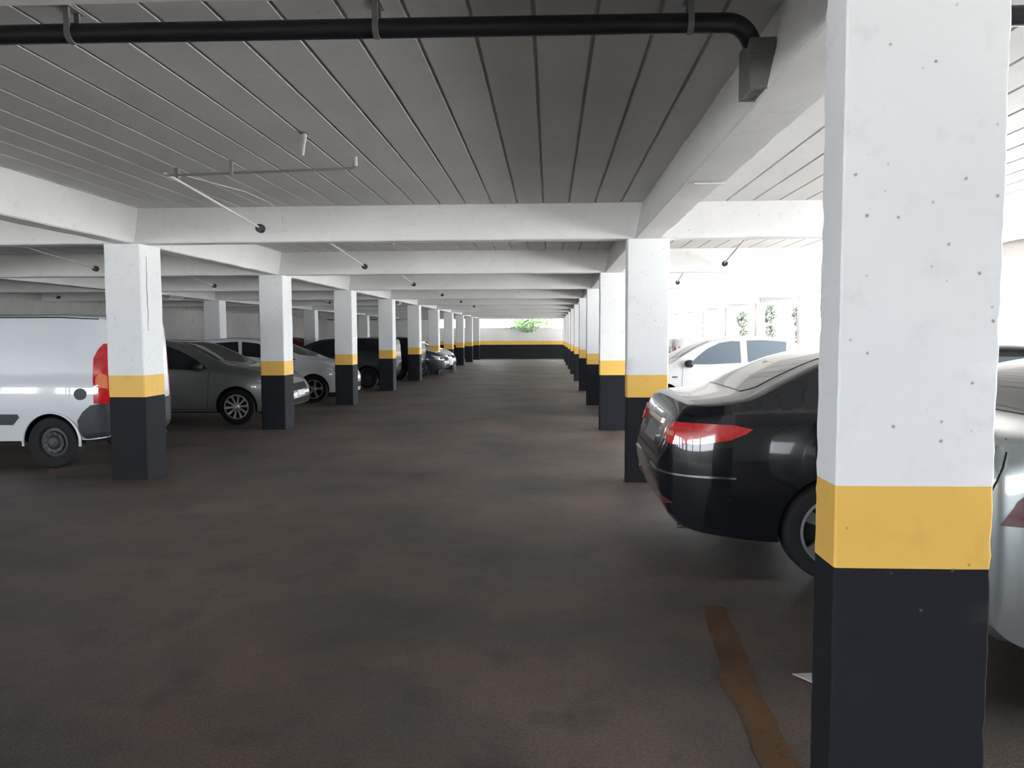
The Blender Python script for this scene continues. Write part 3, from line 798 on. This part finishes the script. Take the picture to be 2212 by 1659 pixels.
# ---- grey sedan on the left, nose towards the aisle
SG = dict(SP); SG.update(L=4.5, W=1.78, wr=.95, wf=3.62, spokes=10, rr=.208, r=.315, tumble=.36,
          top=[(0, .75), (.03, .9), (.08, 1.02), (.15, 1.09), (.5, 1.14), (.9, 1.32), (1.3, 1.44), (1.8, 1.485), (2.2, 1.48), (2.6, 1.43), (3.0, 1.27), (3.35, 1.10), (3.55, 1.03), (3.9, .97), (4.2, .87), (4.38, .72), (4.47, .58), (4.5, .50)],
          belt=[(0, .9), (.6, 1.02), (1.8, .98), (3.0, .93), (4.5, .75)], plan=PLAN(4.5, .74, .8))
c = make_car('grey_sedan', 'dark grey metallic sedan, nose to the aisle, behind the second left-row column', (-9.05, 13.62, 0), R(1.5), M['p_grey'], SG)
def front_face(c, zl=.66, grille=True):
    for sg in (-1, 1):
        az = 50 * sg
        def q(x, y, z): a = R(az); return (-(x) * math.sin(a) + sg * y * math.cos(a), z)
        L = c.L; w = c.W / 2
        hl = decal(c, 'headlamp', [q(L - .50, w * .97, zl + .12), q(L - .16, w * .84, zl + .06), q(L - .06, w * .62, zl + .02), q(L - .05, w * .60, zl - .07), q(L - .18, w * .86, zl - .06), q(L - .34, w * .95, zl + .02)], M['lamp'], view='az', az=az, off=.006, cell=.04)
        decal(c, 'lamp_surround', [q(L - .17, w * .85, zl + .04), q(L - .08, w * .7, zl + .01), q(L - .08, w * .7, zl - .04), q(L - .18, w * .86, zl - .04)], M['under'], view='az', az=az, off=.009, cell=.04, parent=hl)
    g = decal(c, 'grille', [(-.42, zl - .10), (.42, zl - .10), (.48, zl + .02), (-.48, zl + .02)], M['under'], view='front', off=.004)
    decal(c, 'lower_grille', [(-.55, .30), (.55, .30), (.50, .42), (-.50, .42)], M['under'], view='front', off=.004)
    decal(c, 'number_plate', [(-.2, .46), (.2, .46), (.2, .55), (-.2, .55)], M['plate'], view='front', off=.012)
for sg in (-1, 1):
    decal(c, 'window', [(1.0, 1.10), (1.30, 1.30), (1.7, 1.385), (2.0, 1.39), (2.03, .99), (1.3, 1.02)], M['glass'], sgn=sg)
    decal(c, 'window', [(2.11, .985), (2.08, 1.385), (2.35, 1.37), (2.62, 1.28), (2.9, 1.14), (3.12, .98), (3.0, .95)], M['glass'], sgn=sg)
    seams(c, [[(2.07, .98), (2.05, .5), (2.02, .27)], [(3.16, .93), (3.14, .5), (3.1, .27)], [(1.1, .8), (1.2, .5), (1.3, .3)], [(1.3, .27), (3.1, .27)]], M['under'], sgn=sg)
    handle(c, 2.28, .84, sg, M['p_grey']); mirror(c, 2.98, 1.0, sg, M['darkplastic'])
decal(c, 'windshield', [(2.58, -.52), (2.52, 0), (2.58, .52), (3.30, .70), (3.50, 0), (3.30, -.70)], M['glass'], view='top')
front_face(c, .66)

# ---- white hatchback on the left
SH = dict(SP); SH.update(L=4.10, W=1.76, wr=.72, wf=3.34, spokes=5, rr=.215, r=.31, tumble=.34,
          top=[(0, .8), (.03, .95), (.08, 1.1), (.2, 1.26), (.38, 1.40), (.8, 1.46), (1.35, 1.50), (1.8, 1.48), (2.2, 1.41), (2.6, 1.26), (3.0, 1.10), (3.25, 1.01), (3.6, .94), (3.85, .85), (4.0, .72), (4.07, .6), (4.1, .5)],
          belt=[(0, 1.0), (.6, 1.06), (1.5, 1.03), (2.8, .95), (4.1, .75)], plan=PLAN(4.1, .76, .84))
c = make_car('white_hatchback', 'white hatchback with dark windows, nose to the aisle, behind the grey sedan', (-8.76, 18.06, 0), 0, M['p_white'], SH)
for sg in (-1, 1):
    decal(c, 'window', [(.62, 1.21), (.78, 1.32), (1.05, 1.375), (1.55, 1.40), (1.60, 1.08), (1.0, 1.11)], M['glass'], sgn=sg)
    decal(c, 'window', [(1.68, 1.075), (1.64, 1.40), (2.0, 1.36), (2.35, 1.25), (2.75, 1.06), (2.95, .985), (2.7, .98)], M['glass'], sgn=sg)
    seams(c, [[(1.64, 1.0), (1.62, .5), (1.60, .27)], [(2.9, .95), (2.9, .5), (2.8, .27)], [(1.6, .27), (2.8, .27)]], M['under'], sgn=sg)
    mirror(c, 2.72, 1.05, sg, M['p_white'])
decal(c, 'windshield', [(2.12, -.5), (2.05, 0), (2.12, .5), (2.98, .68), (3.2, 0), (2.98, -.68)], M['glass'], view='top')
front_face(c, .72)

# ---- white panel van, tail towards the aisle
SV = dict(bulge=.020, L=4.1, W=1.68, ns=90, zmid=.75, shoulder=.0, tumble=.10, crown=.07, sq=3.2, r=.30, arch=.045, wr=.69, wf=3.35, rim='steel', spokes=0, rr=.19,
          top=[(0, .85), (.01, 1.2), (.03, 1.6), (.07, 1.76), (.16, 1.80), (.6, 1.82), (2.2, 1.82), (2.5, 1.76), (3.0, 1.35), (3.2, 1.16), (3.7, 1.02), (4.0, .8), (4.1, .6)],
          belt=[(0, 1.05), (2, 1.05), (4.1, .9)],
          low=[(0, .40), (.05, .33), (.3, .30), (3.6, .27), (4.1, .35)],
          plan=[(0, .72), (.02, .79), (.07, .87), (.2, .95), (.5, 1), (3.2, 1), (3.7, .95), (4.0, .84), (4.1, .7)])
c = make_car('white_van', 'white panel van, tail to the aisle, behind the cracked left-row column', (-5.14, 9.42, 0), math.pi, M['p_white'], SV, 'van')
van = c
for sg in (-1, 1):
    az = 180 + 62 if sg < 0 else 180 - 62
    def q(x, y, z): return (quarter(x, sg * y, az), z)
    lamp = decal(c, 'tail_lamp', [q(.0, .78, .74), q(.0, .76, 1.46), q(.05, .80, 1.455), q(.10, .82, 1.39), q(.15, .835, 1.29), q(.165, .835, 1.1), q(.165, .835, .76)], M['redlens'], view='az', az=az, off=.010, cell=.04)
    decal(c, 'lamp_lens', [q(.03, .78, 1.08), q(.09, .82, 1.12), q(.14, .83, 1.05), q(.14, .83, .95), q(.03, .78, .93)], M['amber'], view='az', az=az, off=.014, cell=.04, parent=lamp, label='orange middle lens of the lamp')
    if sg > 0: decal(c, 'fuel_cap', [(.33 + .068 * math.cos(t), .87 + .068 * math.sin(t)) for t in np.linspace(0, 2 * math.pi, 25)[:-1]], M['darkplastic'], sgn=sg, off=.008, cell=.04)
    decal(c, 'side_trim', [(2.9, .51), (1.15, .51), (1.07, .60), (1.09, .635), (2.9, .635)], M['darkplastic'], sgn=sg, off=.012)
    decal(c, 'rear_bumper', [(.0, .30), (.0, .755), (.12, .755), (.22, .74), (.31, .66), (.37, .56), (.36, .44), (.30, .31)], M['darkplastic'], sgn=sg, off=.014)
    seams(c, [[(1.35, 1.72), (1.35, .66)], [(2.3, 1.6), (2.3, .4)]], M['under'], sgn=sg)
    seams(c, [[(.15, 1.745), (.6, 1.765), (3.0 - .8, 1.765)]], M['under'], sgn=sg, w=.012, name='roof_gutter')
decal(c, 'windshield', [(2.62, -.6), (2.62, .6), (3.12, .66), (3.12, -.66)], M['glass'], view='top')
decal(c, 'bumper_face', [(-.60, .36), (.60, .36), (.60, .74), (-.60, .74)], M['darkplastic'], view='rear', off=.012)
for sg in (-1, 1):   # flared arch lips
    bm = bmesh.new(); yy = sg * (c.W / 2 - .006)
    tube(bm, [(c.wr + .345 * math.cos(t), yy, .31 + .345 * math.sin(t)) for t in np.linspace(R(-8), R(188), 30)], .016, 8)
    link_mesh('wheel_arch_lip', bm, M['p_white'], c.root, smooth=50)
for x in (.5,):
    bm = bmesh.new(); tube(bm, [(.02, -.55, .26), (.14, -.55, .24), (.3, -.5, .25)], .03, 10); link_mesh('exhaust_pipe', bm, M['under'], c.root, smooth=50)

# ---- distant vehicles on the left
SU = dict(SH); SU.update(L=4.2, W=1.78, top=[(0, .8), (.015, 1.1), (.04, 1.34), (.09, 1.43), (.5, 1.46), (1.3, 1.47), (2.0, 1.44), (2.4, 1.34), (2.8, 1.15), (3.1, 1.02), (3.6, .95), (3.95, .82), (4.12, .65), (4.2, .52)], plan=PLAN(4.2, .8, .86), ns=60, rim='steel')
def dark_suv(label, loc, rz, name='dark_hatchback', paint='p_navy', lz=0, red='darkred'):
    c = make_car(name, label, loc, rz, M[paint], SU)
    for sg in (-1, 1):
        decal(c, 'window', [(.5, 1.12), (.6, 1.28), (1.5, 1.36), (1.5, 1.08)], M['glass'], sgn=sg, cell=.1)
        decal(c, 'window', [(1.6, 1.08), (1.6, 1.36), (2.0, 1.33), (2.7, 1.05)], M['glass'], sgn=sg, cell=.1)
        decal(c, 'tail_lamp', [(.06, .80 + lz), (.28, .82 + lz), (.20, 1.0 + lz), (.08, 1.0 + lz)], M[red], sgn=sg, cell=.08)
    decal(c, 'rear_window', [(-.55, 1.05), (.55, 1.05), (.5, 1.25), (-.5, 1.25)], M['glass'], view='rear', cell=.1)
    return c
dark_suv('dark navy hatchback with its tail out, between third and fourth left-row columns', (-4.55, 22.6, 0), math.pi)
dark_suv('dark hatchback, nearer of two, between fourth and fifth left-row columns', (-4.45, 26.65, 0), math.pi)
SD = dict(SG); SD.update(ns=60)
def small_sedan(name, label, loc, rz, paint, SPX=None):
    c = make_car(name, label, loc, rz, paint, SPX or SD)
    for sg in (-1, 1):
        decal(c, 'window', [(1.0, 1.10), (1.30, 1.30), (1.7, 1.385), (2.0, 1.39), (2.03, .99), (1.3, 1.02)], M['glass'], sgn=sg, cell=.1)
        decal(c, 'window', [(2.11, .985), (2.08, 1.385), (2.35, 1.37), (2.9, 1.14), (3.12, .98)], M['glass'], sgn=sg, cell=.1)
    decal(c, 'windshield', [(2.58, -.52), (2.58, .52), (3.30, .70), (3.50, 0), (3.30, -.70)], M['glass'], view='top', cell=.1)
    front_face(c, .68)
    return c
small_sedan('dark_sedan', 'dark sedan with bright headlamp and shiny wheel, before the sixth left-row column', (-8.33, 28.55, 0), 0, M['p_navy'])
small_sedan('white_sedan', 'small distant white sedan nose showing between sixth and seventh left-row columns', (-8.45, 31.6, 0), 0, M['p_white'])
small_sedan('dark_red_sedan', 'dark reddish sedan deeper left, its roof showing above the white hatchback hood', (-13.0, 31.2, 0), 0, M['p_red'])
dark_suv('white car with red lamp, tail just showing left of the white sedan windshield', (2.80, 18.5, 0), 0, 'white_car', 'p_white', .25, 'redlens')

# ------------------------------------------------------------------ outside
bm = bmesh.new(); box(bm, -60, 70, -60, 120, -.35, -.2)
tag(link_mesh('ground', bm, M['outground']), kind='structure')
bm = bmesh.new(); box(bm, 20, 20.3, -40, 90, -.2, 2.1)
tag(link_mesh('wall_boundary', bm, M['outwall']), kind='structure')

def tree(name, label, loc, h, crown, nleaf, seed, leafmat, leaf=.11, trunk=.09, group=None):
    """crown: list of (centre offset, radii)"""
    rnd = random.Random(seed); root = empty(name, loc); tag(root, label, 'tree', group)
    bm = bmesh.new(); pts = [(0, 0, 0), (.03, .02, h * .3), (-.02, .03, h * .6), (.04, 0, h * .9)]
    tube(bm, pts, [trunk, trunk * .8, trunk * .55, trunk * .3], 10)
    for (c_, r_) in crown:
        e = Vector(c_); s_ = Vector((0, 0, h * (.35 + .4 * rnd.random()))); m_ = (s_ + e) / 2 + Vector((rnd.uniform(-.15, .15), rnd.uniform(-.15, .15), .1))
        tube(bm, [s_, m_, e], [trunk * .4, trunk * .25, trunk * .1], 6)
    link_mesh('trunk', bm, M['bark'], root, smooth=60)
    bm = bmesh.new(); tot = sum(r[0] * r[1] * r[2] for _, r in crown)
    for (c_, r_) in crown:
        for i in range(int(nleaf * r_[0] * r_[1] * r_[2] / tot)):
            while True:
                p = Vector((rnd.uniform(-1, 1), rnd.uniform(-1, 1), rnd.uniform(-1, 1)))
                if .25 < p.length < 1 and noise.noise(p * 2.2 + Vector((seed, c_[0], 0))) > -.18: break
            q = Vector(c_) + Vector((p.x * r_[0], p.y * r_[1], p.z * r_[2]))
            a = Vector((rnd.gauss(0, 1), rnd.gauss(0, 1), rnd.gauss(0, 1))).normalized(); b = a.orthogonal().normalized(); d = a.cross(b)
            s_ = leaf * rnd.uniform(.6, 1.3)
            vs = [bm.verts.new(q + b * s_), bm.verts.new(q + d * s_ * .45 + a * s_ * .1), bm.verts.new(q - b * s_), bm.verts.new(q - d * s_ * .45 + a * s_ * .1)]
            bm.faces.new(vs)
    link_mesh('crown', bm, leafmat, root, smooth='keep')
    return root
tree('garden_tree', 'green leafy tree hanging over the far wall at the aisle end', (-1.6, 50.6, -.2), 3.4,
     [((0, -.6, 2.9), (1.5, 1.2, .9)), ((.7, -1.0, 2.35), (.8, .9, .5)), ((-1.2, -.2, 3.2), (.7, .8, .5)), ((-.2, -1.7, 2.2), (.7, .55, .32)), ((1.6, -.6, 2.65), (.6, .7, .4)), ((.2, -2.5, 2.08), (.65, .3, .22)), ((-.9, -2.45, 2.2), (.4, .25, .14))], 4600, 3, M['leaf'], leaf=.10)
GS = 'slender trees outside the open right facade'
for i, (y, x, hh) in enumerate(((20.2, 8.9, 3.0), (24.4, 9.1, 3.2), (28.6, 9.2, 3.0), (33.0, 9.3, 3.2), (37.4, 9.3, 3.0))):
    tree('garden_tree', ['slender pale tree outside, rightmost clump over the white sedan roof', 'slender pale tree outside, second clump from the right over the white sedan roof',
                         'slender pale tree outside, third clump from the right over the white sedan roof', 'slender pale tree outside, fourth clump from the right over the white sedan roof',
                         'slender pale tree outside, last clump beside the second right-row column'][i], (x, y, -.2), hh,
         [((0, 0, hh * .8), (.28, .5, .42)), ((.1, .15, hh * .55), (.22, .4, .35)), ((-.05, -.2, hh * .35), (.2, .35, .25))], 1000, 20 + i, M['leaf_pale'], leaf=.10, trunk=.05, group=GS)

# ------------------------------------------------------------------ light
w = bpy.data.worlds.new('overcast_sky'); SC.world = w; w.use_nodes = True; nt = w.node_tree; nt.nodes.clear()
wo = nt.nodes.new('ShaderNodeOutputWorld'); bg = nt.nodes.new('ShaderNodeBackground'); nt.links.new(bg.outputs[0], wo.inputs[0])
tc = nt.nodes.new('ShaderNodeTexCoord'); sx = nt.nodes.new('ShaderNodeSeparateXYZ'); nt.links.new(tc.outputs['Generated'], sx.inputs[0])
rp = ramp(nt, sx.outputs[2], .0, .6, (.86, .93, 1.0, 1), (.93, .97, 1.0, 1)); nt.links.new(rp.outputs[0], bg.inputs[0])
bg.inputs[1].default_value = SKY
sd = bpy.data.lights.new('sun', 'SUN'); sd.energy = SUN; sd.angle = R(3); sd.color = (1, .97, .92)
so = bpy.data.objects.new('sun', sd); COL.objects.link(so); so.rotation_euler = (R(12), R(28), 0)

def portal(x, y, z, sx_, sy_, rot):
    l = bpy.data.lights.new('daylight_portal', 'AREA'); l.shape = 'RECTANGLE'; l.size = sx_; l.size_y = sy_; l.cycles.is_portal = True
    o = bpy.data.objects.new('daylight_portal', l); COL.objects.link(o); o.location = (x, y, z); o.rotation_euler = rot
portal(XEAST + .1, (YBACK + YFAR) / 2, 1.5, 2.3, YFAR - YBACK, (0, R(90), 0))
portal(XWEST - .3, -3.0, 1.75, 1.3, 11, (0, R(-90), 0))
portal(-6.3, YBACK - .3, 1.78, 14.6, 1.38, (R(90), 0, 0))
portal(0, YFAR + .3, 2.2, 14.3, .9, (R(-90), 0, 0))

# ------------------------------------------------------------------ camera
cd = bpy.data.cameras.new('camera'); co = bpy.data.objects.new('camera', cd); COL.objects.link(co)
yaw, pitch, roll = R(2.8542), R(3.7334), R(-.2115)
F = Vector((-math.sin(yaw) * math.cos(pitch), math.cos(yaw) * math.cos(pitch), -math.sin(pitch)))
Rr = Vector((math.cos(yaw), math.sin(yaw), 0)); U = Rr.cross(F)
R2 = Rr * math.cos(roll) + U * math.sin(roll); U2 = U * math.cos(roll) - Rr * math.sin(roll)
mt = Matrix((R2, U2, -F)).transposed().to_4x4(); mt.translation = (0, 0, 1.55)
co.matrix_world = mt
cd.sensor_fit = 'HORIZONTAL'; cd.sensor_width = 36; cd.lens = 1646.4 / 2212 * 36; cd.clip_start = .05; cd.clip_end = 500
SC.camera = co
vs = SC.view_settings; vs.view_transform = 'Standard'; vs.look = 'None'; vs.gamma = 1; vs.use_curve_mapping = False; vs.exposure = EXPO
cy = SC.cycles; cy.use_denoising = True; cy.max_bounces = 8; cy.diffuse_bounces = 6; cy.glossy_bounces = 3; cy.transmission_bounces = 2; cy.use_adaptive_sampling = True; cy.adaptive_threshold = .01; cy.caustics_refractive = False
